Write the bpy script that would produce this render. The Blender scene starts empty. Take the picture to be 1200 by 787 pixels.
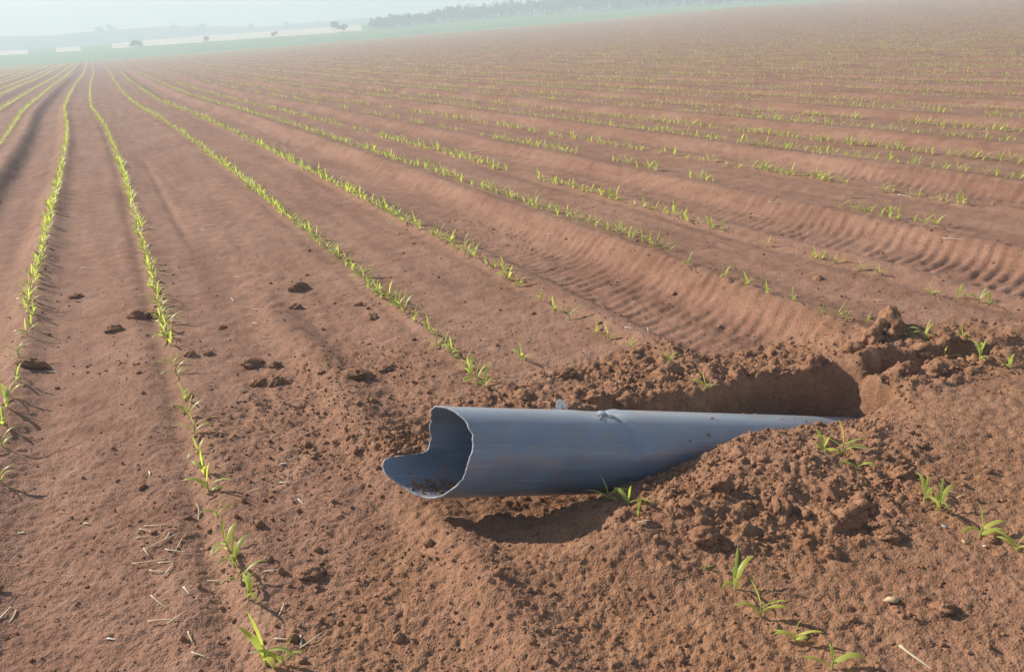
import bpy, math, random
import numpy as np

# ------------------------------------------------------------------ camera, world, sun, exposure
random.seed(7)
rng = np.random.default_rng(7)
S = bpy.context.scene
COL = S.collection
PI = math.pi
PW, PH, FPX = 1200., 787., 950.          # size and focal length of the photograph in its own pixels
CAM_H = 1.5
PITCH, ROLL, YAW = math.radians(20.513), math.radians(3.548), math.radians(24.997)
SUN_AZ, SUN_EL = math.radians(-36), math.radians(31)   # azimuth from +Y (the row direction) towards +X
SUN_STRENGTH, SKY_STRENGTH, EXPOSURE = 5.0, 0.080, 0.57

cam = bpy.data.cameras.new('camera')
cam.sensor_width = 36.0
cam.lens = 36.0 * FPX / PW
cam.clip_start, cam.clip_end = 0.05, 4000
cam_o = bpy.data.objects.new('camera', cam)
COL.objects.link(cam_o)
S.camera = cam_o


def _rot():
    cp, sp, cy, sy = math.cos(PITCH), math.sin(PITCH), math.cos(YAW), math.sin(YAW)
    c, s = math.cos(ROLL), math.sin(ROLL)
    f = np.array([0, cp, -sp]); u = np.array([0, sp, cp]); r = np.array([1., 0, 0])
    Rz = np.array([[cy, sy, 0], [-sy, cy, 0], [0, 0, 1]])
    f, u, r = Rz @ f, Rz @ u, Rz @ r
    # picture x axis and picture up axis in world space
    X = r * c - u * s
    U = r * s + u * c
    return X, U, f


CX, CU, CF = _rot()
from mathutils import Matrix, Vector
cam_o.matrix_world = Matrix(((CX[0], CU[0], -CF[0], 0), (CX[1], CU[1], -CF[1], 0), (CX[2], CU[2], -CF[2], CAM_H), (0, 0, 0, 1)))


def rays(px, py):
    x = (np.asarray(px, float) - PW / 2) / FPX
    y = -(np.asarray(py, float) - PH / 2) / FPX
    return CF + x[..., None] * CX + y[..., None] * CU


W = bpy.data.worlds.new('World')
S.world = W
W.use_nodes = True
nt = W.node_tree
bg = nt.nodes['Background']
sky = nt.nodes.new('ShaderNodeTexSky')
sky.sky_type = 'NISHITA'
sky.sun_disc = False
sky.sun_elevation = SUN_EL
sky.sun_rotation = SUN_AZ
sky.air_density, sky.dust_density, sky.ozone_density = 1.0, 0.6, 1.5
nt.links.new(sky.outputs[0], bg.inputs[0])
bg.inputs[1].default_value = SKY_STRENGTH

sun = bpy.data.lights.new('sun', 'SUN')
sun.energy = SUN_STRENGTH
sun.angle = math.radians(0.55)
sun.color = (1.0, 0.945, 0.86)
sun_o = bpy.data.objects.new('sun', sun)
COL.objects.link(sun_o)
sd = Vector((math.sin(SUN_AZ) * math.cos(SUN_EL), math.cos(SUN_AZ) * math.cos(SUN_EL), math.sin(SUN_EL)))
sun_o.rotation_euler = sd.to_track_quat('Z', 'Y').to_euler()
sun_o.location = (0, 0, 50)
S.view_settings.view_transform = 'Standard'
S.view_settings.look = 'None'
S.view_settings.exposure = EXPOSURE
S.view_settings.gamma = 1
S.cycles.volume_bounces = 2
S.cycles.max_bounces = 6

# ------------------------------------------------------------------ noise and small helpers


def _hash(ix, iy, seed):
    h = (ix.astype(np.int64) * 374761393 + iy.astype(np.int64) * 668265263 + seed * 1442695041) & 0xffffffff
    h = ((h ^ (h >> 13)) * 1274126177) & 0xffffffff
    h = h ^ (h >> 16)
    return (h & 0xffffff).astype(np.float32) / np.float32(0x1000000)


def noise(x, y, seed=0):
    ix, iy = np.floor(x), np.floor(y)
    fx, fy = x - ix, y - iy
    a = fx * fx * fx * (fx * (fx * 6 - 15) + 10)
    b = fy * fy * fy * (fy * (fy * 6 - 15) + 10)

    def gr(dx, dy):
        t = _hash(ix + dx, iy + dy, seed) * (2 * PI)
        return np.cos(t) * (fx - dx) + np.sin(t) * (fy - dy)
    n = (gr(0, 0) * (1 - a) + gr(1, 0) * a) * (1 - b) + (gr(0, 1) * (1 - a) + gr(1, 1) * a) * b
    return n * 1.4


def fbm(x, y, octv, seed=0, gain=.5):
    s, amp = 0, 1.
    for i in range(octv):
        s = s + amp * noise(x * 2 ** i + 17.3 * i, y * 2 ** i - 9.1 * i, seed + i)
        amp *= gain
    return s


def lumps(x, y, seed=0):
    """rounded lumps: 1 at a cell's centre, falling to 0 at its border, each with its own height"""
    ix, iy = np.floor(x), np.floor(y)
    best = np.full(x.shape, 9., np.float32)
    hgt = np.zeros(x.shape, np.float32)
    for dx in (-1, 0, 1):
        for dy in (-1, 0, 1):
            cx, cy = ix + dx, iy + dy
            d = (cx + _hash(cx, cy, seed) - x) ** 2 + (cy + _hash(cx, cy, seed + 7) - y) ** 2
            m = d < best
            best = np.where(m, d, best)
            hgt = np.where(m, _hash(cx, cy, seed + 13), hgt)
    return np.clip(1 - best * 1.6, 0, 1) ** .6 * hgt


def ss(a, b, x):
    t = np.clip((x - a) / (b - a), 0, 1)
    return t * t * (3 - 2 * t)


def bump(c, w, x):
    return np.exp(-((x - c) / w) ** 2)


def ip(x, pts):
    return np.interp(x, [p[0] for p in pts], [p[1] for p in pts])


# ------------------------------------------------------------------ the lie of the land
D1, D2, D3, DMAX = 180., 250., 285., 590.


def far_profile(D, px):
    r = rays(np.array([p[0] for p in px], float), np.array([p[1] for p in px], float))
    az = np.arctan2(r[:, 0], r[:, 1])
    z = CAM_H + D * r[:, 2] / np.hypot(r[:, 0], r[:, 1])
    return az, z


EDGE1 = far_profile(D1, [(0, 79), (106, 72), (200, 65), (300, 57), (430, 46), (600, 32), (700, 24), (870, 8), (1000, 0), (1200, -16)])
EDGE2 = far_profile(D2, [(0, 65), (106, 59), (200, 52), (300, 45), (430, 36), (600, 20), (700, 14), (870, 5), (1000, -5), (1200, -20)])
EDGE3 = far_profile(D3, [(0, 60), (106, 54), (165, 48), (240, 42), (400, 31), (440, 28), (600, 14), (700, 8), (870, 0), (1200, -24)])
WEAVE = [(0, 0), (12, 0), (17, -.04), (21, -.10), (30, -.38), (38, -.42), (55, -.38), (80, -.1), (130, 0), (250, .1)]
ROWS = [(-.68, 'B'), (.08, 'C'), (1.34, 'D'), (2.15, 'E'), (3.32, 'F'), (4.01, 'F2'), (5.22, 'G'), (5.95, 'G2')]
FURROWS = [(-1.12, .15, .33), (.73, .012, .42), (2.72, .12, .37), (4.62, .10, .36)]       # centre, depth, half width
for k in range(1, 60):
    FURROWS.append((4.62 + 1.95 * k, .095, .36))
    if k < 40:
        FURROWS.append((-1.2 - 1.95 * k, .10, .36))

P0 = np.array([.80, 2.28, .203]); SLOPE = -.295; PR = .152
CT = 1 / math.hypot(1, SLOPE)
AX = np.array([CT, 0, SLOPE * CT]); EU = np.array([-SLOPE * CT, 0, CT]); EN = np.array([0, -1., 0])


def pipe_bottom(x):
    return P0[2] + SLOPE * (x - P0[0]) - PR / CT


def height(x, y, fine=True):
    x = np.asarray(x, np.float32); y = np.asarray(y, np.float32)
    r = np.hypot(x, y); az = np.arctan2(x, y)
    front = ss(-.2, .25, np.cos(az))
    z1 = np.interp(az, *EDGE1); z2 = np.interp(az, *EDGE2); z3 = np.interp(az, *EDGE3)
    z = z1 * (ss(14, D1 * 1.25, r) / ss(14, D1 * 1.25, np.float32(D1))).clip(0, 1)
    z = np.where(r > D1, z1 + (z2 - z1) * np.clip((r - D1) / (D2 - D1), 0, 1), z)
    z = np.where(r > D2, z2 + (z3 - z2) * np.clip((r - D2) / (D3 - D2), 0, 1), z)
    z = np.where(r > D3, z3 - 3 * ss(D3, D3 + 60, r), z)
    z = z * front
    t = x - ip(y, WEAVE)
    infield = (1 - ss(D1 - 4, D1, r))
    # broad unevenness
    z = z + .012 * fbm(x * .9, y * .5, 2, 3) * infield
    # wheel furrows between the pairs of rows
    edge = .05 * noise(x * 0 + 3.7, y * 1.3, 11)
    for i, (c, d, w) in enumerate(FURROWS):
        if c > 30 or c < -30:
            continue
        q = (t - c - edge * .5)
        prof = np.exp(-np.abs(q / w) ** 4.6)
        d = d * (ss(2.35, 3.0, y) if 2 < c < 4 else 1)          # the dig has filled this track
        z = z - d * prof * infield
        z = z + d * .30 * (bump(c - w * 1.25, .13, t) + bump(c + w * 1.25, .13, t)) * infield
        if abs(c - 1) < 6 and np.max(d) > .05 and fine:       # tyre lugs pressed into the track
            lug = np.sin((y - .35 * q) * 2 * PI / .092 + 1.5 * noise(x * 3, y * 3, 5))
            lug = np.clip(lug * 3, -1, 1) * np.clip(.6 + 1.3 * noise(x * 6, y * 6, 6), 0, 1.1)
            z = z + .0105 * np.clip(lug + .25, -.5, .8) * np.exp(-np.abs((q - .08) / (w * 1.15)) ** 4) * (1 - ss(14, 22, r)) * (.5 + .5 * ss(-.3, .3, noise(y * .8, x * 1.3, 21))) * (ss(2.5, 3.1, y) if 2 < c < 4 else 1)
    z = z + .046 * bump(.72, .10, t + .05 * noise(y * .8, y * .1, 9)) * (1 - ss(4.2, 6.0, y))
    # press-wheel groove beside every sown row
    for c, n in ROWS:
        k = 1. if n in 'BC' else .45
        z = z - k * .018 * bump(c - .06, .045, t) + k * .008 * bump(c + .05, .06, t) + k * .005 * bump(c - .17, .05, t)
    z = z - .016 * bump(.42, .035, t + .02 * noise(y * 1.1, 0 * y, 31)) * ss(6.5, 8, y) * (1 - ss(12, 16, y))
    if not fine:
        return z + pit(x, y, z, False)
    near = 1 - ss(6, 16, r)
    rough = rough_mask(x, y)
    grain = np.maximum(rough, .28 * dug_mask(x, y))
    track = sum(bump(c, w * .9, t) * ss(2.3, 3, y) for c, d, w in FURROWS[:8])
    z = z + near * (.0045 + .003 * track) * fbm(x * 9, y * 9, 3, 41)
    z = z + near * (.004 + .014 * grain) * (lumps(x * 26, y * 26, 51) - .3)
    z = z + (1 - ss(3.5, 6, r)) * (.0065 + .006 * grain) * (lumps(x * 58, y * 58, 57) - .3)
    z = z + rough * (.034 * np.abs(fbm(x * 5.5, y * 5.5, 5, 61, .62)) - .008 + .034 * np.clip(lumps(x * 13 + .4 * fbm(x * 11, y * 11, 2, 63), y * 13, 67) - .35, 0, 1))
    z = z + pit(x, y, z, True)
    return z


def rough_mask(x, y):
    """where the digging threw up broken soil"""
    m = ss(.0, .5, 1 - np.hypot((x - 1.85) / .85, (y - 1.80) / .50))
    m2 = ss(.0, .3, 1 - np.hypot((x - 1.9) / 1.5, (y - 2.75) / .42))
    m3 = .42 * ss(.0, .5, 1 - np.hypot((x - .75) / .8, (y - 3.3) / .9))
    m4 = ss(.0, .4, 1 - np.hypot((x - 3.2) / .8, (y - 2.3) / .4))
    n = .75 + .6 * noise(x * 1.7, y * 1.7, 71)
    return np.clip(np.maximum(np.maximum(m * .8, m2), np.maximum(m3, m4)) * n, 0, 1.2)


def dug_mask(x, y):
    """freshly turned soil, redder than the weathered crust"""
    m = np.clip(rough_mask(x, y) * 1.3, 0, 1)
    m = np.maximum(m, .9 * ss(0, .35, 1 - np.hypot((x - 1.5) / 1.6, (y - 1.75) / .95)))
    m = np.maximum(m, .9 * ss(0, .35, 1 - np.hypot((x - 2.5) / 1.7, (y - 1.5) / 1.0)))
    return np.clip(m * (.8 + .5 * noise(x * 2.3, y * 2.3, 77)), 0, 1)


def pit(x, y, z, fine):
    """the trench along the pipe: its far wall, the hollow under the mouth, the banked near side and the crack beyond"""
    wob = .05 * fbm(x * 3.1, y * 3.1, 5, 81, .6) if fine else 0
    wob2 = .035 * fbm(x * 7, y * 7, 2, 83) if fine else 0
    yf = ip(x, [(.8, 2.30), (1.0, 2.42), (1.5, 2.52), (1.9, 2.50), (2.2, 2.46), (2.5, 2.47), (2.68, 2.43), (2.80, 2.37), (2.9, 2.3)]) + wob
    wid = ip(x, [(.9, .30), (1.6, .24), (1.95, .12), (2.1, .06), (2.8, .05)])
    fl = np.clip(pipe_bottom(x) - .015, -.5, 0) * ss(.8, 1.0, x) * (1 - ss(2.74, 2.79, x + wob2))
    inside = ss(2.08, 2.20, y) * (1 - ss(0, 1, (y - yf) / wid))
    d = (fl) * inside
    d = d - .02 * bump(2.3, .3, y) * ss(.9, 1.1, x) * (1 - ss(1.5, 2, x))
    # hollow in front of the mouth, rising towards the viewer
    d = d - .022 * np.exp(-(((x - 1.22) / .36) ** 2 + ((y - 2.17) / .14) ** 2))
    d = d - .03 * np.exp(-(((x - .78) / .25) ** 2 + ((y - 2.3) / .25) ** 2))
    d = d + .060 * np.exp(-(((x - 1.25) / .42) ** 2 + ((y - 1.80) / .20) ** 2))
    # soil banked against the near side of the buried part
    e = ip(x, [(1.3, 0), (1.5, -.01), (1.7, .0), (1.9, .03), (2.05, .012), (2.3, -.035), (2.5, -.06), (2.75, -.02)])
    d = d + e * bump(2.08, .14, y) * ss(1.3, 1.5, x) * (1 - ss(2.7, 2.9, x))
    d = d + .03 * np.exp(-(((x - 2.0) / .55) ** 2 + ((y - 1.8) / .25) ** 2))
    # crack running on over the buried pipe
    yc = 2.31 - .26 * (x - 2.9) + .10 * np.clip(x - 3.2, 0, 1) + wob2 * 1.6
    gate = ss(2.76, 2.86, x) * (1 - ss(3.9, 4.3, x)) * ((.25 + 1.0 * ss(-.25, .3, noise(x * 3.1, x * 0 + 1.5, 91))) if fine else 1)
    d = d - .11 * np.exp(-np.abs((y - yc) / .036) ** 3) * gate
    d = d + .035 * bump(.09, .06, y - yc) * gate * ((1 + noise(x * 4, y * 4, 95)) if fine else 1)
    return d


def ground_at(px, py):
    """where the line of sight through a point of the photograph meets the ground"""
    px = np.atleast_1d(np.asarray(px, float)); py = np.atleast_1d(np.asarray(py, float))
    r = rays(px, py)
    k = CAM_H / np.maximum(-r[:, 2], .004)
    for _ in range(12):
        z = height(r[:, 0] * k, r[:, 1] * k)
        k2 = (CAM_H - z) / np.maximum(-r[:, 2], .004)
        k = k + .6 * (k2 - k)
    x, y = r[:, 0] * k, r[:, 1] * k
    return np.stack([x, y, height(x, y)], 1)


def mesh_np(name, V, F4=None, F3=None):
    """mesh from arrays of vertices, quads and triangles"""
    me = bpy.data.meshes.new(name)
    V = np.asarray(V, np.float32)
    n4 = 0 if F4 is None else len(F4)
    n3 = 0 if F3 is None else len(F3)
    loops = np.concatenate([np.asarray(a, np.int32).ravel() for a in (F4, F3) if a is not None and len(a)])
    me.vertices.add(len(V)); me.vertices.foreach_set('co', V.ravel())
    me.loops.add(len(loops)); me.loops.foreach_set('vertex_index', loops)
    me.polygons.add(n4 + n3)
    st = np.concatenate([np.arange(n4) * 4, n4 * 4 + np.arange(n3) * 3]).astype(np.int32)
    me.polygons.foreach_set('loop_start', st)
    me.update(calc_edges=True)
    me.validate()
    return me


def smooth(me, on=True):
    me.polygons.foreach_set('use_smooth', np.full(len(me.polygons), on, bool))


def obj(name, me, mat=None, parent=None, kind=None, label=None, cat=None, group=None):
    o = bpy.data.objects.new(name, me)
    COL.objects.link(o)
    if mat is not None and not me.materials:
        me.materials.append(mat)
    if parent is not None:
        o.parent = parent
    tag(o, label, cat, group, kind)
    return o


def tag(o, label=None, cat=None, group=None, kind=None):
    for k, v in (('label', label), ('category', cat), ('group', group), ('kind', kind)):
        if v:
            o[k] = v
    return o


# ------------------------------------------------------------------ materials
class N:
    def __init__(s, name):
        s.m = bpy.data.materials.new(name)
        s.m.use_nodes = True
        s.t = s.m.node_tree
        s.b = s.t.nodes['Principled BSDF']
        s.out = s.t.nodes['Material Output']

    def add(s, typ, **kw):
        n = s.t.nodes.new(typ)
        for k, v in kw.items():
            if k.startswith('i_'):
                n.inputs[k[2:].replace('_', ' ')].default_value = v
            else:
                setattr(n, k, v)
        return n

    def link(s, a, b):
        s.t.links.new(a, b)

    def ramp(s, fac, stops):
        r = s.add('ShaderNodeValToRGB')
        el = r.color_ramp.elements
        while len(el) < len(stops):
            el.new(.5)
        for e, (p, c) in zip(el, stops):
            e.position = p
            e.color = (*c, 1) if len(c) == 3 else c
        s.link(fac, r.inputs[0])
        return r.outputs[0]

    def mix(s, fac, a, b, blend='MIX'):
        m = s.add('ShaderNodeMix', data_type='RGBA', blend_type=blend)
        for sock, v in ((m.inputs[0], fac), (m.inputs[6], a), (m.inputs[7], b)):
            if hasattr(v, 'is_linked'):
                s.link(v, sock)
            elif isinstance(v, (int, float)):
                sock.default_value = v
            else:
                sock.default_value = (*v, 1)
        return m.outputs[2]

    def noise(s, vec, scale, detail=3, rough=.55):
        n = s.add('ShaderNodeTexNoise', i_Scale=scale, i_Detail=detail, i_Roughness=rough)
        s.link(vec, n.inputs['Vector'])
        return n.outputs[0]


SOIL_DARK, SOIL_MID, SOIL_PALE = (.165, .077, .044), (.292, .149, .091), (.380, .216, .142)
DUG_DARK, DUG_PALE = (.205, .094, .047), (.385, .202, .105)


def soil_material(name, near=True):
    n = N(name)
    g = n.add('ShaderNodeNewGeometry')
    pos = g.outputs['Position']
    big = n.noise(pos, .8, 3)
    mid = n.noise(pos, 7, 4, .65)
    fin = n.noise(pos, 90, 3, .7)
    c = n.ramp(mid, [(.32, SOIL_DARK), (.5, SOIL_MID), (.68, SOIL_PALE)])
    c2 = n.ramp(big, [(.35, SOIL_MID), (.65, SOIL_PALE)])
    c = n.mix(.55, c, c2)
    mp = n.add('ShaderNodeMapping'); mp.inputs['Scale'].default_value = (5.5, .55, 5.5)
    n.link(pos, mp.inputs[0])
    streak = n.ramp(n.noise(mp.outputs[0], 1.0, 4, .6), [(.35, (.84, .82, .81)), (.62, (1.08, 1.08, 1.08))])
    c = n.mix(1, c, streak, 'MULTIPLY')
    dugc = n.ramp(n.noise(pos, 16, 4, .7), [(.3, DUG_DARK), (.7, DUG_PALE)])
    if near:
        at = n.add('ShaderNodeAttribute', attribute_name='dug')
        c = n.mix(at.outputs['Fac'], c, dugc)
    else:
        c = n.mix(.75, c, dugc)
    f = n.ramp(fin, [(.3, (.62, .60, .60)), (.55, (1, 1, 1)), (.75, (1.18, 1.16, 1.13))])
    c = n.mix(1, c, f, 'MULTIPLY')
    # thin film of chaff and pale grit
    v = n.add('ShaderNodeTexVoronoi', i_Scale=38)
    n.link(pos, v.inputs['Vector'])
    spk = n.ramp(v.outputs['Distance'], [(.0, (1, 1, 1)), (.055, (1, 1, 1)), (.075, (0, 0, 0))])
    sel = n.ramp(v.outputs['Color'], [(.90, (0, 0, 0)), (.93, (1, 1, 1))])
    both = n.mix(1, spk, sel, 'MULTIPLY')
    c = n.mix(both, c, (.55, .42, .28))
    n.link(c, n.b.inputs['Base Color'])
    n.b.inputs['Roughness'].default_value = .95
    n.b.inputs['Specular IOR Level'].default_value = .15
    if True:
        vb = n.add('ShaderNodeTexVoronoi', i_Scale=170, feature='SMOOTH_F1')
        n.link(pos, vb.inputs['Vector'])
        b1 = n.add('ShaderNodeBump', i_Strength=.6, i_Distance=.006, invert=True)
        n.link(vb.outputs['Distance'], b1.inputs['Height'])
        b2 = n.add('ShaderNodeBump', i_Strength=.4, i_Distance=.010)
        n.link(n.noise(pos, 45, 4, .7), b2.inputs['Height'])
        n.link(b1.outputs[0], b2.inputs['Normal'])
        n.link(b2.outputs[0], n.b.inputs['Normal'])
    return n.m


def plain(name, col, rough=.8, var=None, scale=20, spec=.3):
    n = N(name)
    if var:
        tc = n.add('ShaderNodeTexCoord')
        c = n.ramp(n.noise(tc.outputs['Object'], scale, 3), [(.35, col), (.65, var)])
        n.link(c, n.b.inputs['Base Color'])
    else:
        n.b.inputs['Base Color'].default_value = (*col, 1)
    n.b.inputs['Roughness'].default_value = rough
    n.b.inputs['Specular IOR Level'].default_value = spec
    return n.m


def leaf_material(name, a, b, trans):
    n = N(name)
    oi = n.add('ShaderNodeObjectInfo')
    g = n.add('ShaderNodeNewGeometry')
    nz = n.noise(g.outputs['Position'], 14, 2)
    fac = n.add('ShaderNodeMath', operation='ADD')
    n.link(oi.outputs['Random'], fac.inputs[0]); n.link(nz, fac.inputs[1])
    h = n.add('ShaderNodeMath', operation='MULTIPLY'); h.inputs[1].default_value = .5
    n.link(fac.outputs[0], h.inputs[0])
    c = n.ramp(h.outputs[0], [(.25, a), (.75, b)])
    n.link(c, n.b.inputs['Base Color'])
    n.b.inputs['Roughness'].default_value = .42
    n.b.inputs['Specular IOR Level'].default_value = .4
    tr = n.add('ShaderNodeBsdfTranslucent')
    tc = n.mix(1, c, trans, 'MULTIPLY')
    n.link(tc, tr.inputs[0])
    mx = n.add('ShaderNodeMixShader'); mx.inputs[0].default_value = .5
    n.link(n.b.outputs[0], mx.inputs[1]); n.link(tr.outputs[0], mx.inputs[2])
    n.link(mx.outputs[0], n.out.inputs[0])
    return n.m


M_SOIL = soil_material('red_soil')
M_CLOD = soil_material('soil_clod', False)
M_LEAF = leaf_material('maize_leaf', (.29, .38, .08), (.48, .52, .11), (1.9, 1.85, 1.3))
M_LEAF_YELLOW = leaf_material('yellow_leaf', (.36, .40, .03), (.48, .46, .04), (1.7, 1.6, 1.0))
M_STEM = plain('seedling_stem', (.30, .34, .12), .5)
M_STRAW = plain('dry_straw', (.62, .50, .34), .7, (.46, .34, .20), 60)
M_STRAW_PALE = plain('bleached_straw', (.75, .68, .55), .7, (.62, .52, .38), 60)
M_FLAKE = plain('husk_flake', (.50, .32, .17), .8, (.60, .42, .25), 50)
M_GREEN_FIELD = plain('green_crop', (.07, .19, .03), .9, (.11, .24, .04), .2)
M_STUBBLE = plain('pale_stubble', (.62, .52, .36), .9, (.70, .60, .44), .15)
M_TREE = plain('tree_leaf', (.035, .06, .028), .8, (.06, .09, .04), .6)
M_BARK = plain('tree_bark', (.10, .075, .055), .9)
M_HILL = plain('wooded_hill', (.05, .075, .05), .95, (.08, .10, .06), .03)


def pipe_material():
    n = N('grey_pvc')
    tc = n.add('ShaderNodeTexCoord')
    p = tc.outputs['Object']
    big = n.noise(p, 4.5, 3, .6)
    c = n.ramp(big, [(.3, (.128, .172, .240)), (.7, (.172, .222, .298))])
    # dried soil splashes
    d = n.ramp(n.noise(p, 11, 5, .7), [(.47, (0, 0, 0)), (.66, (.70, .70, .70))])
    c = n.mix(d, c, (.26, .19, .155))
    blot = n.ramp(n.noise(p, 2.2, 2, .5), [(.42, (.78, .80, .84)), (.58, (1.06, 1.06, 1.05))])
    c = n.mix(1, c, blot, 'MULTIPLY')
    # light on the upper side, painted as a pale band with patchy border
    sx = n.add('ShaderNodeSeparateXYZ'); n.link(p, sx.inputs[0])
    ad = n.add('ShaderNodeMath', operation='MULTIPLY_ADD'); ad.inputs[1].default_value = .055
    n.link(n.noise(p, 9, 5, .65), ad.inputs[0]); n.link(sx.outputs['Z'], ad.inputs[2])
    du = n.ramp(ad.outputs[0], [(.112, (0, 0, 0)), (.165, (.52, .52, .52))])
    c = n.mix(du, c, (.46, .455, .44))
    # fine scuffs along the pipe
    mp = n.add('ShaderNodeMapping'); mp.inputs['Scale'].default_value = (2.5, 60, 60)
    n.link(p, mp.inputs[0])
    sc = n.ramp(n.noise(mp.outputs[0], 1.5, 4, .7), [(.55, (0, 0, 0)), (.72, (.55, .55, .55))])
    c = n.mix(sc, c, (.36, .39, .43))
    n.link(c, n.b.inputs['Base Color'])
    r = n.ramp(big, [(.3, (.26, .26, .26)), (.7, (.36, .36, .36))])
    n.link(r, n.b.inputs['Roughness'])
    n.b.inputs['Specular IOR Level'].default_value = .85
    bm = n.add('ShaderNodeBump', i_Strength=.15, i_Distance=.004)
    n.link(n.noise(p, 25, 3), bm.inputs['Height'])
    n.link(bm.outputs[0], n.b.inputs['Normal'])
    return n.m


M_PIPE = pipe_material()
M_PIPE_EDGE = plain('torn_pvc_edge', (.40, .40, .39), .7, (.26, .27, .29), 90)

# ------------------------------------------------------------------ ground: one sheet round the camera's foot, finest where it is seen closest
fine_az = np.radians(np.arange(-30, 80.01, .145))
rest = np.radians(np.arange(80 + 4, 330 - 1, 4.0))
AZ = np.concatenate([fine_az, rest])
R = [.45]
while R[-1] < DMAX:
    q = R[-1]
    R.append(q * (1.0032 if q < 3.6 else 1.0048 if q < 6 else 1.0068 if q < 16 else 1.0095 if q < 60 else 1.015 if q < 190 else 1.03))
R = np.array(R)
for edge_r in (D1, D2, D3):
    R[np.argmin(abs(R - edge_r))] = edge_r
na, nr = len(AZ), len(R)
aa, rr = np.meshgrid(AZ, R)
gx, gy = (np.sin(aa) * rr).ravel(), (np.cos(aa) * rr).ravel()
gz = height(gx, gy)
GV = np.stack([gx, gy, gz], 1).astype(np.float32)
i, j = np.meshgrid(np.arange(nr - 1), np.arange(na), indexing='ij')
j2 = (j + 1) % na
quads = np.stack([i * na + j, (i + 1) * na + j, (i + 1) * na + j2, i * na + j2], -1)
rmid = np.broadcast_to(.5 * (R[:-1] + R[1:])[:, None], (nr - 1, na))
amid = np.broadcast_to(AZ[None, :], (nr - 1, na))
PXAZ = lambda px, py=50: float(np.arctan2(*(rays(px, py)[:2])))
stub = np.zeros(rmid.shape, bool)
for a, b in ((-40, 30), (62, 92), (130, 153), (165, 425)):
    stub |= (amid > PXAZ(a)) & (amid < PXAZ(b))
stub &= (rmid > D2) & (rmid < D3)
green = (rmid > D1) & ~stub
soil = rmid <= D1


def sub_mesh(name, mask, extra=None):
    q = quads[mask]
    used, inv = np.unique(q, return_inverse=True)
    V = GV[used]
    F = inv.reshape(-1, 4)
    T = None
    if extra is not None:
        V = np.concatenate([V, extra])
        ring = [int(np.searchsorted(used, k)) for k in range(na)]
        T = np.array([[len(V) - 1, ring[k], ring[(k + 1) % na]] for k in range(na)])
    me = mesh_np(name, V, F, T)
    smooth(me)
    return me


ground = obj('ground', sub_mesh('ground', soil, np.array([[0, 0, 0]], np.float32)), M_SOIL, kind='structure')
gco = np.empty(len(ground.data.vertices) * 3, np.float32)
ground.data.vertices.foreach_get('co', gco)
gco = gco.reshape(-1, 3)
ground.data.attributes.new('dug', 'FLOAT', 'POINT').data.foreach_set('value', dug_mask(gco[:, 0], gco[:, 1]).astype(np.float32))
obj('green_field', sub_mesh('green_field', green), M_GREEN_FIELD, kind='structure')
obj('stubble_field', sub_mesh('stubble_field', stub), M_STUBBLE, kind='structure')

# ------------------------------------------------------------------ hills on the skyline
HD0, HD1 = 400., 520.
ha, hz = far_profile(460., [(-200, 52), (0, 43), (60, 42), (120, 36), (200, 31), (240, 31), (300, 32), (360, 27), (430, 21), (600, 8), (900, -20), (1300, -40)])
az = np.radians(np.arange(-40, 90, .25))
prof = [(HD0, 0), (425, .5), (445, .85), (460, 1), (490, .93), (HD1, .6)]
hv = []
for d, k in prof:
    zz = np.interp(az, ha, hz)
    zz = zz + .5 * fbm(az * 160, az * 0 + d * .05, 3, 3)
    hv.append(np.stack([np.sin(az) * d, np.cos(az) * d, -1.2 + (zz + 1.2) * k], 1))
hv = np.concatenate(hv)
n_az = len(az)
i, j = np.meshgrid(np.arange(len(prof) - 1), np.arange(n_az - 1), indexing='ij')
hq = np.stack([i * n_az + j, (i + 1) * n_az + j, (i + 1) * n_az + j + 1, i * n_az + j + 1], -1).reshape(-1, 4)
hm = mesh_np('hills', hv, hq)
smooth(hm)
obj('hills', hm, M_HILL, kind='structure')

# ------------------------------------------------------------------ the broken pipe
def cut(th):
    """how far the torn end reaches beyond the square cut, by angle from the top towards the viewer, in metres"""
    d = np.degrees(th) % 360
    c = ip(d, [(0, .012), (22, -.010), (45, -.026), (58, -.022), (75, -.010), (92, -.004), (108, .014), (125, .036), (150, .064), (172, .090), (190, .120), (205, .152),
               (216, .172), (226, .180), (234, .170), (238, .150), (240.5, .11), (242, .065), (244, .030), (248, .008), (262, .000), (290, .014), (312, .034), (330, .040), (345, .028), (360, .012)])
    jag = .0045 * noise(d / 9., d * 0 + 2.5, 15) + .0022 * noise(d / 3.3, d * 0 + 7.5, 16)
    return c + jag * (1 - bump(242, 6, d))


root = bpy.data.objects.new('broken_pipe', None)
COL.objects.link(root)
root.location = P0
tag(root, 'grey plastic water pipe with jagged torn mouth sticking out of the dug soil', 'pipe')
nth = 144
th = np.linspace(0, 2 * PI, nth, endpoint=False)
# extra angles at the notch so that its side is clean
th = np.sort(np.concatenate([th, np.radians(np.arange(235.3, 249, .45))])); nth = len(th)
LEN = 3.0
frac = np.concatenate([np.linspace(0, 1, 40) ** 1.3 * .30, np.linspace(.30, .52, 45)[1:], np.linspace(.52, 1, 40)[1:]])
TEAR = (.585, math.radians(-6))           # along the pipe, angle from the top


def pipe_point(s, a, r):
    """local coordinates: x along the pipe, z up across it"""
    return np.stack([s, -np.sin(a) * r, np.cos(a) * r], -1)


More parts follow.
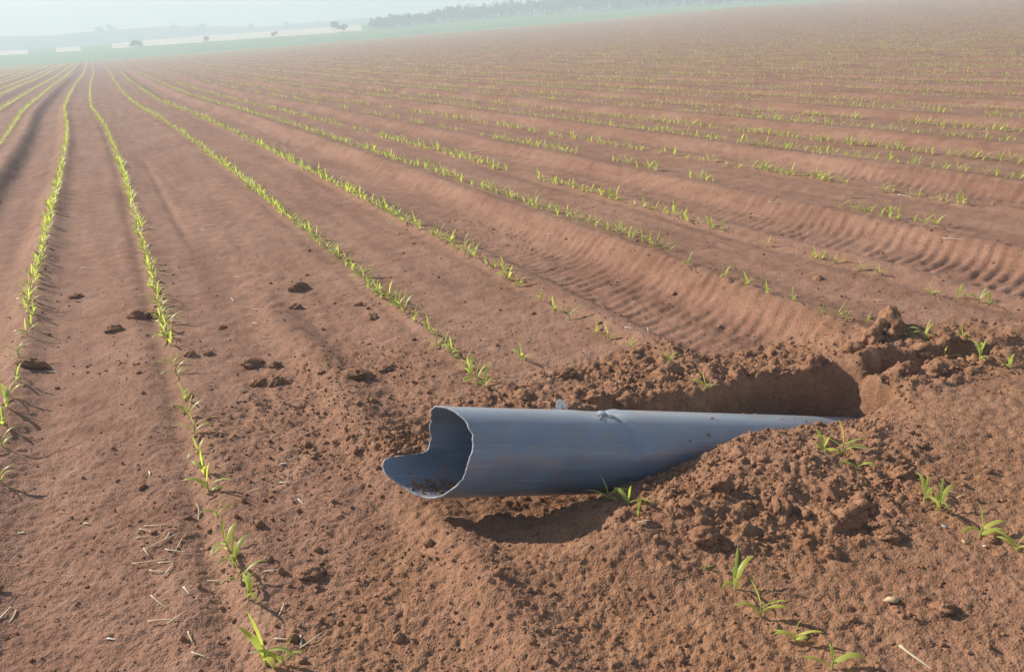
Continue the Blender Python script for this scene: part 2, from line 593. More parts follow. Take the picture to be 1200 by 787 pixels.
def radius(s, a, r):
    out = r + .0012 * noise(s * 3 + 5, np.cos(a) * 2 + np.sin(a) * 1.3, 7)
    out = out * (1 - .018 * np.exp(-s / .15) * np.cos(2 * (a - .35)))          # the mouth is a little squashed
    da = (a - TEAR[1] + PI) % (2 * PI) - PI
    dent = np.exp(-(((s - TEAR[0]) / .060) ** 2 + (da / .33) ** 2))
    rim = np.exp(-(((s - TEAR[0]) / .022) ** 2 + ((da + .05) / .20) ** 2))
    out = out - .010 * dent + .005 * rim
    out = out + .0045 * ss(.655, .668, s) - .0035 * bump(.655, .006, s) + .0035 * bump(.676, .011, s)                     # joint: the next length is a hair wider
    return out


S0 = -cut(th)
ss_, aa_ = np.meshgrid(frac, th, indexing='ij')
st = S0[None, :] + (LEN - S0[None, :]) * ss_
outer = pipe_point(st, aa_, radius(st, aa_, PR))
inner = pipe_point(st, aa_, radius(st, aa_, PR) - .0060)
nf = len(frac)
PV = np.concatenate([outer.reshape(-1, 3), inner.reshape(-1, 3)])
i, j = np.meshgrid(np.arange(nf - 1), np.arange(nth), indexing='ij')
j2 = (j + 1) % nth
off = nf * nth
q1 = np.stack([i * nth + j, i * nth + j2, (i + 1) * nth + j2, (i + 1) * nth + j], -1).reshape(-1, 4)
q2 = np.stack([off + i * nth + j, off + (i + 1) * nth + j, off + (i + 1) * nth + j2, off + i * nth + j2], -1).reshape(-1, 4)
k = np.arange(nth); k2 = (k + 1) % nth
q3 = np.stack([k, off + k, off + k2, k2], -1)
pm = mesh_np('pipe_wall', PV, np.concatenate([q1, q2]))
smooth(pm)
pipe_rot = Matrix(((AX[0], 0, EU[0]), (0, 1, 0), (AX[2], 0, EU[2]))).to_4x4()
root.matrix_world = Matrix.Translation(P0) @ pipe_rot
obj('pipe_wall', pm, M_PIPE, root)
# the pale broken edge that runs round the mouth
ed = []
a0 = outer[0]; b0 = inner[0]
mid_ = (a0 + b0) / 2 - np.array([.0022, 0, 0]) + .0012 * rng.standard_normal((nth, 3)) * [1, .4, .4]
EV = np.concatenate([a0, mid_, b0])
e1 = np.stack([k, nth + k, nth + k2, k2], -1); e2 = np.stack([nth + k, 2 * nth + k, 2 * nth + k2, nth + k2], -1)
em = mesh_np('torn_rim', EV, np.concatenate([e1, e2]))
obj('torn_rim', em, M_PIPE_EDGE, root)


def shard(name, pts, up, thick, mat, parent):
    """small torn plate: an outline pushed out by its thickness"""
    P = np.array(pts, float); n = len(P); u = np.array(up) / np.linalg.norm(up) * thick
    V = np.concatenate([P, P + u]); c0 = P.mean(0); V = np.concatenate([V, [c0, c0 + u + .002 * np.array(up)]])
    T = []
    for a in range(n):
        b = (a + 1) % n
        T += [[a, b, n + b], [a, n + b, n + a], [2 * n, b, a], [2 * n + 1, n + a, n + b]]
    return obj(name, mesh_np(name, V, None, T), mat, parent)


def on_pipe(s, deg, lift=0.):
    a = math.radians(deg)
    return pipe_point(np.float64(s), np.float64(a), float(radius(np.array([s]), np.array([a]), PR)[0]) + lift)


shard('torn_flap', [on_pipe(.560, 4, .002), on_pipe(.575, -4, .008), on_pipe(.592, -3, .010), on_pipe(.610, 3, .008), on_pipe(.598, 8, .003)], (0, 0, 1), .004, M_PIPE, root)
shard('torn_flap', [on_pipe(.597, 2, .013), on_pipe(.612, 4, .010), on_pipe(.640, 21, .001), on_pipe(.631, 22, .001), on_pipe(.607, 9, .006)], (0, -.3, 1), .003, M_PIPE_EDGE, root)
shard('torn_flap', [on_pipe(.545, 16, .001), on_pipe(.570, 6, .004), on_pipe(.573, 9, .004), on_pipe(.552, 17, .002)], (0, -.3, 1), .002, M_PIPE_EDGE, root)
shard('torn_flap', [on_pipe(.575, -6, .004), on_pipe(.600, -7, .004), on_pipe(.604, -6, .011), on_pipe(.590, -5, .014), on_pipe(.578, -6, .010)], (0, -1, .4), .003, M_PIPE, root)

# ------------------------------------------------------------------ seedlings
def leaf_arrays(L, wid, az, z0, rise, droop, nseg=7, fold=.35, twist=0.):
    """one arching maize leaf: narrow at the sheath, widest past the middle, pointed; a V fold along the rib"""
    V, F = [], []
    d = np.array([math.cos(az), math.sin(az), 0]); sd_ = np.array([-math.sin(az), math.cos(az), 0])
    p = np.array([0, 0, z0]); ang = rise
    for k in range(nseg + 1):
        t = k / nseg
        w = wid * (.38 + 1.5 * t) * (1 - t) ** .75 * 1.15 if t > 0 else wid * .38
        w = max(w, .0006)
        tw = twist * t
        side = sd_ * math.cos(tw) + np.array([0, 0, 1]) * math.sin(tw)
        up = np.cross(d * math.cos(ang) + np.array([0, 0, math.sin(ang)]), sd_) * -1
        w *= 1.35
        V += [p - side * w / 2 + up * fold * w / 2, p, p + side * w / 2 + up * fold * w / 2]
        step = L / nseg
        p = p + (d * math.cos(ang) + np.array([0, 0, 1]) * math.sin(ang)) * step
        ang -= droop / nseg * (.4 + 1.2 * t)
    for k in range(nseg):
        a = 3 * k
        F += [[a, a + 1, a + 4, a + 3], [a + 1, a + 2, a + 5, a + 4]]
    return np.array(V), np.array(F)


def leaf_blade(l):
    """a far leaf: one bent diamond"""
    v, f = leaf_arrays(**dict(l, nseg=4))
    return v[[1, 6, 13, 8]], np.array([[0, 1, 2, 3]])


def stem_arrays(h, r0, r1, n=6):
    V, F = [], []
    for z, r in ((-.012, r0), (h * .5, (r0 + r1) / 2), (h, r1)):
        for k in range(n):
            V.append([math.cos(2 * PI * k / n) * r, math.sin(2 * PI * k / n) * r, z])
    for q in range(2):
        for k in range(n):
            F.append([q * n + k, q * n + (k + 1) % n, (q + 1) * n + (k + 1) % n, (q + 1) * n + k])
    return np.array(V), np.array(F)


def proto_leaves(seed):
    rr_ = random.Random(seed)
    a0_ = rr_.uniform(0, PI)
    out = []
    n = rr_.choice([3, 4, 4, 5])
    for k in range(n):
        last = k == n - 1
        out.append(dict(L=rr_.uniform(.098, .145) * (.8 if last else 1) * (.7 if k == 0 else 1), wid=rr_.uniform(.013, .019) * (.6 if last else 1),
                        az=a0_ + PI * k + rr_.uniform(-.45, .45), z0=.012 + .011 * k, rise=math.radians(rr_.uniform(66, 82) if last else rr_.uniform(35, 64)),
                        droop=rr_.uniform(.4, 1.0) if last else rr_.uniform(1.0, 2.3), twist=rr_.uniform(-.5, .5)))
    return out


NPRO = 10
PROTO = []
for s in range(NPRO):
    ls = proto_leaves(100 + s)
    sv, sf = stem_arrays(.012 + .011 * (len(ls) - 1), .0032, .0022)
    stem = mesh_np('stem', sv, sf); smooth(stem); stem.materials.append(M_STEM)
    lms = []
    allv, allf = [sv], [sf]
    base = len(sv)
    for l in ls:
        v, f_ = leaf_arrays(**l)
        lm = mesh_np('leaf', v, f_); smooth(lm)
        lm.materials.append(M_LEAF)
        lms.append(lm)
        v2, f2 = leaf_arrays(**dict(l, nseg=4))
        allv.append(v2); allf.append(f2 + base); base += len(v2)
    whole = mesh_np('seedling', np.concatenate(allv), np.concatenate(allf)); smooth(whole)
    whole.materials.append(M_LEAF)
    lo = [leaf_arrays(**dict(l, nseg=2, wid=l['wid'] * 1.15)) for l in ls]
    lo1 = [leaf_blade(l) for l in ls]
    PROTO.append(dict(stem=stem, leaves=lms, whole=whole, lo=lo, lo1=lo1))

ROWT = dict((n, t) for t, n in ROWS)
ROW_WORDS = {        # how each row reads in the photograph, and from where its plants are counted
    'A': ('faint row beyond the left wheel furrow', 'left edge'),
    'B': ('dense row that leaves the frame at left', 'left edge'),
    'C': ('dense row that runs to the bottom left', 'straw scatter'),
    'D': ('row that ends at the pipe mouth', 'pipe'),
    'E': ('row that ends behind the pipe', 'pipe'),
    'F': ('first row beyond the tyre track', 'crack'),
    'F2': ('second row beyond the tyre track', 'right edge'),
    'G': ('third row beyond the tyre track', 'right edge'),
    'G2': ('fourth row beyond the tyre track', 'right edge'),
}
ORD = ['first', 'second', 'third', 'fourth', 'fifth', 'sixth', 'seventh', 'eighth', 'ninth', 'tenth', 'eleventh', 'twelfth', 'thirteenth', 'fourteenth', 'fifteenth', 'sixteenth',
       'seventeenth', 'eighteenth', 'nineteenth', 'twentieth']
# plants the photograph shows one by one: picture point of the foot, scale, prototype, label (None takes the row's), row
SINGLE = [
    (312, 779, 1.25, 0, 'lowest maize seedling of the second dense row, at the bottom left edge', 'C'),
    (331, 777, .8, 4, 'small side shoot right of the lowest seedling at the bottom left edge', 'C'),
    (291, 703, 1.0, 1, 'upright pale maize seedling, lowest of the cluster near the scattered straw', 'C'),
    (283, 686, 1.0, 2, 'maize seedling second from bottom in the cluster near the scattered straw', 'C'),
    (275, 664, 1.0, 3, 'maize seedling second from top in the cluster near the scattered straw', 'C'),
    (268, 645, 1.05, 4, 'tall two-leaved maize seedling topmost of the cluster near the scattered straw', 'C'),
    (254, 605, .7, 5, 'small lone maize seedling just above the scattered straw', 'C'),
    (245, 577, 1.1, 6, 'maize seedling with three spread leaves above the small lone one', 'C'),
    (240, 556, .9, 7, None, 'C'), (234, 532, 1.05, 8, None, 'C'), (228, 508, 1.0, 9, None, 'C'), (222, 490, 1.0, 0, None, 'C'),
    (217, 470, .95, 1, None, 'C'), (207, 440, 1.1, 2, None, 'C'), (202, 428, .8, 3, None, 'C'), (200, 405, 1.0, 4, None, 'C'), (196, 395, 1.0, 5, None, 'C'), (190, 378, .9, 6, None, 'C'),
    (2, 565, .9, 3, 'cut-off maize seedling at the left edge, lowest of its row', 'B'),
    (3, 523, 1.0, 2, None, 'B'), (6, 500, 1.1, 6, None, 'B'), (9, 478, 1.2, 4, None, 'B'), (14, 466, 1.1, 9, None, 'B'), (20, 446, 1.2, 8, None, 'B'), (22, 418, 1.0, 3, None, 'B'),
    (33, 393, 1.0, 1, None, 'B'), (38, 385, 1.0, 2, None, 'B'), (40, 370, 1.0, 5, None, 'B'),
    (568, 454, .95, 0, None, 'D'), (560, 446, 1.0, 1, None, 'D'), (552, 440, 1.0, 4, None, 'D'), (545, 430, .95, 2, None, 'D'), (532, 418, 1.0, 6, None, 'D'), (522, 412, .9, 3, None, 'D'),
    (512, 404, 1.1, 8, None, 'D'), (503, 392, 1.0, 7, None, 'D'),
    (612, 424, .95, 7, 'lone upright maize seedling standing on the loose soil above the pipe mouth', 'D'),
    (713, 585, .85, 5, 'shaded maize seedling in the pipe shadow close against the pipe side', 'D'),
    (738, 592, .95, 1, 'sunlit maize seedling with two arching leaves in front of the pipe', 'D'),
    (747, 601, .5, 4, 'tiny yellowish seedling at the rim of the shadow in front of the pipe', 'D'),
    (828, 667, .3, 2, 'tiny yellow sprout left of the seedlings at the bottom of the soil mound', 'D'),
    (862, 690, 1.0, 3, 'maize seedling with drooping leaves at the foot of the soil mound', 'D'),
    (891, 722, .95, 9, 'thin upright maize seedling below the drooping one at the mound foot', 'D'),
    (932, 751, .7, 6, 'small maize seedling between the thin upright one and the bottom edge', 'D'),
    (975, 784, 1.1, 8, 'large maize seedling at the bottom edge right of the centre', 'D'),
    (668, 374, 1.0, 4, 'bright yellow-green bushy seedling last of the close stretch behind the pipe', 'E'),
    (650, 364, .95, 2, None, 'E'), (633, 353, .9, 5, None, 'E'), (608, 337, .95, 0, None, 'E'), (597, 331, 1., 3, None, 'E'), (588, 326, 1., 9, None, 'E'),
    (700, 390, .75, 6, None, 'E'), (713, 397, .8, 1, None, 'E'), (738, 408, .6, 3, None, 'E'),
    (784, 427, .7, 0, 'small lone maize seedling on rough soil behind the torn place of the pipe', 'E'),
    (826, 457, .75, 7, 'low spreading seedling on the slope close behind the pipe', 'E'),
    (966, 530, .9, 2, 'seedling with one broad yellow-green leaf on the mound right of the pipe', 'E'),
    (986, 532, 1.1, 6, 'tall bent maize seedling with folded leaves on the mound right of the pipe', 'E'),
    (1006, 549, .8, 8, 'short maize seedling below the bent one on the mound right of the pipe', 'E'),
    (1083, 587, 1.0, 5, 'maize seedling with one long upright leaf near the right edge', 'E'),
    (1099, 598, .9, 3, 'low maize seedling with a curled leaf beside the long-leaved one', 'E'),
    (1147, 629, 1.15, 1, 'large bushy maize seedling with a broad pale leaf near the right edge', 'E'),
    (1192, 646, .9, 4, 'maize seedling cut off by the right edge below the bushy one', 'E'),
    (805, 312, .9, 1, None, 'F'), (850, 325, .95, 2, None, 'F'), (875, 334, .8, 3, None, 'F'), (898, 344, .85, 4, None, 'F'), (928, 352, .8, 5, None, 'F'),
    (962, 367, .5, 6, None, 'F'), (981, 373, .75, 7, None, 'F'), (991, 374, .85, 8, None, 'F'), (1015, 379, .6, 9, None, 'F'),
    (1058, 393, .9, 5, 'bent pale seedling by the dark upright clod at the head of the crack', 'F'),
    (1083, 397, .8, 0, 'slim upright seedling just right of the dark clod at the crack', 'F'),
    (1109, 405, .8, 1, 'left one of two small seedlings standing along the crack', 'F'),
    (1128, 404, .75, 2, 'right one of two small seedlings standing along the crack', 'F'),
    (1148, 422, 1.0, 3, 'bright broad-leaved seedling leaning over the crack', 'F'),
    (1183, 432, .75, 4, 'small seedling below the dark hole at the right edge', 'F'),
    (900, 290, .9, 2, None, 'F2'), (955, 304, .85, 0, None, 'F2'), (963, 305, .8, 4, None, 'F2'), (977, 309, .9, 5, None, 'F2'), (1007, 318, .8, 6, None, 'F2'), (1029, 323, .75, 7, None, 'F2'),
    (1093, 346, .95, 8, None, 'F2'), (1123, 349, .8, 9, None, 'F2'), (1146, 355, .8, 0, None, 'F2'), (1158, 357, .85, 1, None, 'F2'),
]
plants = []        # x, y, scale, prototype, label, row, group


def frame_xy(P):
    q = P - np.array([0, 0, CAM_H])
    d = q @ CF
    return PW / 2 + FPX * (q @ CX) / d, PH / 2 - FPX * (q @ CU) / d, d


pts = ground_at([p[0] for p in SINGLE], [p[1] for p in SINGLE])
for p, g_ in zip(SINGLE, pts):
    plants.append([*g_, p[2] * .83, p[3], p[4], p[5]])

# the rest of each row, sown at even steps with misses
START = {'A': 12, 'B': 5.6, 'C': 4.55, 'D': 4.05, 'E': 4.65, 'F': 4.35, 'F2': 4.65, 'G': 3.4, 'G2': 3.2}
PATCH = {'A': .05, 'B': .03, 'C': .03, 'D': .06, 'E': .12, 'F': .2, 'F2': .22, 'G': .38, 'G2': .34}
auto = []
rows_all = [(t, n) for t, n in ROWS] + [(-1.88, 'A'), (-2.63, 'A')]
for k in range(1, 70):
    rows_all += [(5.22 + 1.95 * k, 'R'), (5.95 + 1.95 * k, 'R')]
    if k < 30:
        rows_all += [(-1.88 - 1.95 * k, 'L'), (-2.63 - 1.95 * k, 'L')]
for ri, (t, n) in enumerate(rows_all):
    y0 = START.get(n, 3.0 if n == 'R' else 14)
    y = y0
    miss = PATCH.get(n, .26 if n == 'R' else .05)
    while y < 165:
        step = .085 if y < 26 else .13 if y < 45 else .2 if y < 80 else .42
        y += step * random.uniform(.7, 1.3) * (.6 if n in 'LA' and y > 25 else 1)
        if y > 165:
            break
        gap = float(noise(np.array([y * 1.1]), np.array([ri * 3.7]), 201)[0]) * .5 + .5
        if gap < miss * 1.15 or random.random() < miss * .4:
            continue
        auto.append((t + float(ip(y, WEAVE)) + random.gauss(0, .013), y, random.uniform(.5, 1.05) * (1 if y < 26 else 1.05 if y < 45 else 1.2 if y < 80 else 1.5), random.randrange(NPRO), None, n))
AX_ = np.array([a[0] for a in auto]); AY_ = np.array([a[1] for a in auto])
AZ_ = height(AX_, AY_)
u, v, d = frame_xy(np.stack([AX_, AY_, AZ_], 1))
vis = (u > -60) & (u < PW + 60) & (v > -30) & (v < PH + 60) & (d > 0)
dist = np.hypot(AX_, AY_)
wide_vis = (u > -500) & (u < PW + 500) & (v > -60)      # a step to the side still finds rows
order = np.argsort(np.where(vis, dist, 1e9))
n_single = max(0, 300 - len(plants))
as_thing = set(int(k) for k in order[:n_single] if vis[k])
# of rows R and L none is near enough to be among the singles unless close by
for k in sorted(as_thing):
    a = auto[k]
    plants.append([AX_[k], AY_[k], AZ_[k], a[2], a[3], None, a[5]])

made = {}


def make_seedling(x, y, z, sc, pi, label, row, detailed):
    P = PROTO[pi]
    lab, grp = label
    key = (pi, detailed)
    if key not in made:
        if detailed:
            o = obj('maize_seedling', P['stem'])
            ch = [obj('leaf', lm, parent=o) for lm in P['leaves']]
        else:
            o = obj('maize_seedling', P['whole']); ch = []
        made[key] = (o, ch)
    else:
        src, sch = made[key]
        o = src.copy(); COL.objects.link(o)
        ch = []
        for c in sch:
            c2 = c.copy(); COL.objects.link(c2); c2.parent = o
            ch.append(c2)
    o.location = (x, y, z - .004)
    o.rotation_euler = (random.uniform(-.15, .15), random.uniform(-.15, .15), random.uniform(0, 2 * PI))
    o.scale = (sc, sc, sc)
    tag(o, lab, 'seedling', grp)
    return o, ch


byrow = {}
for p in sorted(plants, key=lambda q: q[1]):
    byrow.setdefault(p[6], []).append(p)
for row, ps in byrow.items():
    words, mark = ROW_WORDS.get(row, ('pale rows towards the upper right', 'right edge'))
    grp = 'maize seedlings of the ' + words
    k = 0
    for p in ps:
        if p[5] is None:
            if row in ROW_WORDS and k < 20:
                p[5] = (ORD[k] + ' seedling up the ' + words + ', from the ' + mark, grp)
            else:
                p[5] = ('tiny seedling far up the ' + words if row in ROW_WORDS else 'tiny seedling in the pale rows towards the upper right', grp)
            k += 1
        else:
            p[5] = (p[5], grp)
for p in plants:
    make_seedling(*p, detailed=math.hypot(p[0], p[1]) < 6.2)

# everything smaller than that: one mass of little leaves
vv, ff, base = [], [], 0
for k in range(len(auto)):
    if k in as_thing or not wide_vis[k]:
        continue
    a = auto[k]
    c, s = math.cos(k * 2.399), math.sin(k * 2.399)
    Rz = np.array([[c, -s, 0], [s, c, 0], [0, 0, 1]]).T * a[2]
    lo = PROTO[a[3]]['lo'] if dist[k] < 14 else PROTO[a[3]]['lo1']
    if dist[k] > 45:
        lo = lo[-3:]
    for v_, f_ in lo:
        vv.append(v_ @ Rz + np.array([AX_[k], AY_[k], AZ_[k] - .004])); ff.append(f_ + base); base += len(v_)
fm = mesh_np('distant_seedlings', np.concatenate(vv), np.concatenate(ff)); smooth(fm)
obj('distant_seedlings', fm, M_LEAF, kind='stuff', label='far rows of small maize seedlings across the field', cat='seedlings')

# ------------------------------------------------------------------ clods
def clod_mesh(seed, squash=.7):
    r_ = np.random.default_rng(seed)
    bm_ = __import__('bmesh').new()
    __import__('bmesh').ops.create_icosphere(bm_, subdivisions=4, radius=1)
    V = np.array([v.co[:] for v in bm_.verts]); F = np.array([[v.index for v in f.verts] for f in bm_.faces])
    bm_.free()
    o1 = r_.uniform(0, 50, 3)
    d1 = noise(V[:, 0] * 1.3 + o1[0] + V[:, 2], V[:, 1] * 1.3 + o1[1] - .7 * V[:, 2], seed)
    d2 = noise(V[:, 0] * 3.1 + o1[1] + 2 * V[:, 2], V[:, 1] * 3.1 - 1.4 * V[:, 2], seed + 3)
    d3 = noise(V[:, 0] * 7 + 5 * V[:, 2], V[:, 1] * 7 + o1[2] - 3 * V[:, 2], seed + 5)
    d4 = noise(V[:, 0] * 15 + 9 * V[:, 2], V[:, 1] * 15 + o1[0] - 8 * V[:, 2], seed + 9)
    V = V * (1.15 + .40 * d1 - .50 * np.abs(d2) - .26 * np.abs(d3) + .07 * d4)[:, None]
    V = V * np.array([1, r_.uniform(.65, .95), squash])
    me = mesh_np('clod', V, None, F)
    me.materials.append(M_CLOD)
    return me


CLODS = [clod_mesh(s, q) for s, q in ((1, .6), (2, .7), (3, .55), (4, .8), (5, .65), (6, .9))]
CL = [   # picture point, radius, shape, label
    (38, 428, .050, 0, 'large dark flat clod beside the dense seedling row at the left edge'),
    (88, 348, .035, 2, 'flat dark clod between the two left rows, nearest the left row'),
    (135, 387, .036, 1, 'dark round clod left of the second row, below the flat dark one'),
    (160, 371, .050, 3, 'dark lumpy clod touching the second seedling row on its left'),
    (180, 372, .045, 4, 'dark clod lying right under the leaves of the second seedling row'),
    (350, 339, .045, 5, 'spiky dark clod alone on smooth soil left of the third row'),
    (346, 361, .032, 1, 'small dark clod just below the spiky one'),
    (297, 427, .040, 0, 'left one of two dark clods in the broken soil between two rows'),
    (322, 429, .032, 3, 'right one of two dark clods in the broken soil between two rows'),
    (300, 449, .032, 2, 'flat dark clod below the pair in the broken soil'),
    (323, 449, .030, 4, 'knobbly dark clod below the pair, beside the flat one'),
    (418, 441, .058, 2, 'broad dark clod on the ridge up and left of the pipe mouth'),
    (436, 373, .030, 1, 'round clod right of the third row, alone on smooth soil'),
    (420, 358, .022, 5, 'little clod touching the third seedling row'),
    (222, 416, .022, 3, 'little clod just right of the second seedling row'),
    (244, 415, .020, 1, 'little clod standing off to the right of the second row'),
    (260, 385, .022, 4, 'little flat clod in the middle of the bed between the left rows'),
    (366, 672, .030, 0, 'dark clod alone on bare soil below the pipe mouth at left'),
    (1104, 714, .038, 2, 'dark crumbly clod near the right edge, lowest of the mound'),
    (958, 327, .022, 0, 'flat clod between two rows beyond the tyre track'),
    (1042, 388, .095, 5, 'tall dark clod standing up at the head of the crack'),
    (1022, 396, .065, 3, 'lower clod leaning on the tall dark one at the crack'),
    (1000, 412, .050, 1, 'rounded clod on the far lip of the trench'),
    (1062, 436, .050, 4, 'clod wedged in the crack right of the trench end'),
    (1098, 432, .045, 0, 'flat clod on the near side of the crack'),
    (1140, 436, .045, 2, 'flat clod under the bright seedling at the crack'),
    (845, 570, .045, 3, 'large clod on the mound just below the pipe side'),
    (915, 594, .050, 1, 'large dark-sided clod in the middle of the mound'),
    (995, 612, .055, 5, 'tallest clod on the lower mound right of the pipe'),
    (1042, 628, .045, 2, 'flat clod right of the tallest one on the mound'),
    (826, 628, .050, 0, 'broad clod at the left foot of the mound'),
    (870, 545, .035, 4, 'clod resting on the soil edge against the pipe side'),
    (975, 650, .038, 3, 'clod below the tallest one on the mound'),
    (1060, 555, .040, 1, 'clod on the mound near the bent seedling'),
    (700, 468, .045, 1, 'rounded clod close behind the torn place of the pipe'),
    (735, 470, .055, 3, 'sunlit angular clod behind the pipe right of the tear'),
    (775, 472, .045, 5, 'dark clod in the hollow behind the pipe'),
    (615, 466, .040, 0, 'flat clod close behind the pipe near its mouth'),
    (665, 440, .040, 4, 'dark clod on the loose bank behind the pipe'),
    (850, 468, .045, 2, 'clod at the left end of the shaded trench wall'),
    (905, 437, .045, 1, 'clod on the sunny lip above the shaded trench wall'),
    (955, 430, .050, 3, 'dark clod above the middle of the trench wall'),
    (450, 372 + 60, .026, 2, 'small clod between the broad ridge clod and the third row'),
]
cp = ground_at([c[0] for c in CL], [c[1] for c in CL])
for (px, py, r_, sh, lab), g_ in zip(CL, cp):
    o = obj('soil_clod', CLODS[sh], label=lab, cat='clod', group='clods of soil lying on the field')
    o.location = (g_[0], g_[1], g_[2] + r_ * .12)
    o.rotation_euler = (random.uniform(-.3, .3), random.uniform(-.3, .3), random.uniform(0, 6.28))
    k_ = .85 if g_[0] > 1.35 and g_[1] < 2.1 else 1.1 if g_[0] > 1.1 and g_[1] < 3 else 1.4
    o.scale = (r_ * k_, r_ * k_, r_ * k_ * (.72 if k_ == 1.4 else 1.0))

# crumbs: nobody could count them
ico = np.array([[0, 0, 1]] + [[math.cos(k * 1.2566) * .894, math.sin(k * 1.2566) * .894, .447] for k in range(5)] + [[math.cos(k * 1.2566 + .6283) * .894, math.sin(k * 1.2566 + .6283) * .894, -.447] for k in range(5)] + [[0, 0, -1]])
icf = np.array([[0, 1 + k, 1 + (k + 1) % 5] for k in range(5)] + [[1 + k, 6 + k, 1 + (k + 1) % 5] for k in range(5)] + [[1 + (k + 1) % 5, 6 + k, 6 + (k + 1) % 5] for k in range(5)] + [[6 + (k + 1) % 5, 6 + k, 11] for k in range(5)])


def crumbs(n, xy, rad):
    z = height(xy[:, 0], xy[:, 1])
    jit = 1 + .45 * rng.uniform(-1, 1, (n, 12, 1))
    a = rng.uniform(0, 6.28, n); c, s = np.cos(a), np.sin(a)
    B = ico[None] * jit * rad[:, None, None] * np.stack([np.ones(n), rng.uniform(.6, 1, n), rng.uniform(.55, .9, n)], 1)[:, None, :]
    X = B[..., 0] * c[:, None] - B[..., 1] * s[:, None]; Y = B[..., 0] * s[:, None] + B[..., 1] * c[:, None]
    V = np.stack([X + xy[:, 0:1], Y + xy[:, 1:2], B[..., 2] + (z + rad * .25)[:, None]], -1).reshape(-1, 3)
    F = (icf[None] + (np.arange(n) * 12)[:, None, None]).reshape(-1, 3)
    return V, F


NC = 36000
cand = np.stack([rng.uniform(-2.2, 5.5, NC * 4), rng.uniform(.8, 6.5, NC * 4)], 1)
pr = .09 + .91 * np.clip(rough_mask(cand[:, 0], cand[:, 1]), 0, 1) +   .12 * ss(.0, .4, noise(cand[:, 0] * 1.2, cand[:, 1] * 1.2, 301)) + .25 * bump(.6, .5, cand[:, 0]) * (cand[:, 1] < 3.6)
pr += .14 * dug_mask(cand[:, 0], cand[:, 1])
pr += 1.2 * ((cand[:, 0] > 1.35) & (cand[:, 0] < 2.6) & (cand[:, 1] > 1.9) & (cand[:, 1] < 2.13))
pr /= np.maximum(1, np.hypot(cand[:, 0], cand[:, 1]) / 2.6) ** 1.6
under = (cand[:, 0] > .6) & (abs(cand[:, 1] - 2.28) < .15) & (cand[:, 0] < 2.8)
cand = cand[(rng.uniform(0, 1, len(cand)) < pr) & ~under][:NC]
rad = np.clip(.0033 * np.exp(.55 * rng.standard_normal(len(cand))), .002, .020) * (1 + .6 * np.clip(rough_mask(cand[:, 0], cand[:, 1]), 0, 1))
cv, cf = crumbs(len(cand), cand, rad)
# crumbs lying on the pipe itself where the bank meets it
nb = 260
ps, pa = rng.uniform(.75, 1.75, nb), np.radians(rng.uniform(-30, 75, nb))
keep = rng.uniform(0, 1, nb) < ss(.7, 1.6, ps) * (.25 + .75 * ss(20, 70, np.degrees(pa)))
ps, pa = ps[keep], pa[keep]
onp = P0 + ps[:, None] * AX + PR * (np.cos(pa)[:, None] * EU + np.sin(pa)[:, None] * EN)
rb = np.clip(.0035 * np.exp(.5 * rng.standard_normal(len(ps))), .002, .009)
B = ico[None] * (1 + .4 * rng.uniform(-1, 1, (len(ps), 12, 1))) * rb[:, None, None] + (onp + np.array([0, 0, .002]))[:, None, :]
# and a handful of soil lying inside the open lip
nb = 170
qs, qa = rng.uniform(-.12, .10, nb), np.radians(rng.normal(186, 11, nb))
ok = qs > -cut(qa) + .015
qs, qa = qs[ok], qa[ok]
inn = P0 + qs[:, None] * AX + (PR - .0085) * (np.cos(qa)[:, None] * EU + np.sin(qa)[:, None] * EN)
rin = np.clip(.0034 * np.exp(.5 * rng.standard_normal(len(qs))), .0018, .009)
onp = np.concatenate([onp, inn]); rb = np.concatenate([rb, rin])
ps = np.concatenate([ps, qs])
B = ico[None] * (1 + .4 * rng.uniform(-1, 1, (len(ps), 12, 1))) * rb[:, None, None] + (onp + np.array([0, 0, .002]))[:, None, :]
cf = np.concatenate([cf, (icf[None] + (np.arange(len(ps)) * 12)[:, None, None]).reshape(-1, 3) + len(cv)])
cv = np.concatenate([cv, B.reshape(-1, 3)])
obj('soil_crumbs', mesh_np('soil_crumbs', cv, None, cf), M_CLOD, kind='stuff', label='loose crumbs of red soil strewn round the dig', cat='crumbs')

# ------------------------------------------------------------------ straw, husks and a scrap of film
def straw_mesh(L, w, bend, seed):
    r_ = random.Random(seed)
    V, F = [], []
    n = 5
    ang, p = 0., np.array([-L / 2, 0, 0.])
    for k in range(n + 1):
        t = k / n
        ww = w * (1 - .45 * t)
        s_ = np.array([-math.sin(ang), math.cos(ang), 0])
        z = .25 * L * .12 * math.sin(t * PI)
        for a in range(4):
            q = a * PI / 2 + PI / 4
            V.append(p + s_ * ww * .5 * math.cos(q) + np.array([0, 0, z + ww * .3 * math.sin(q)]))
        p = p + np.array([math.cos(ang), math.sin(ang), 0]) * L / n
        ang += bend / n + r_.uniform(-.12, .12)
    for k in range(n):
        for a in range(4):
            F.append([4 * k + a, 4 * k + (a + 1) % 4, 4 * k + 4 + (a + 1) % 4, 4 * k + 4 + a])
    F += [[3, 2, 1, 0], [4 * n, 4 * n + 1, 4 * n + 2, 4 * n + 3]]
    return mesh_np('straw', np.array(V), np.array(F))


def ground_dir(px, py, ang_deg):
    """heading on the ground of a line that shows at ang_deg (anticlockwise) in the photograph"""
    a = math.radians(ang_deg)
    A = ground_at([px - 6 * math.cos(a), px + 6 * math.cos(a)], [py + 6 * math.sin(a), py - 6 * math.sin(a)])
    return math.atan2(A[1, 1] - A[0, 1], A[1, 0] - A[0, 0])


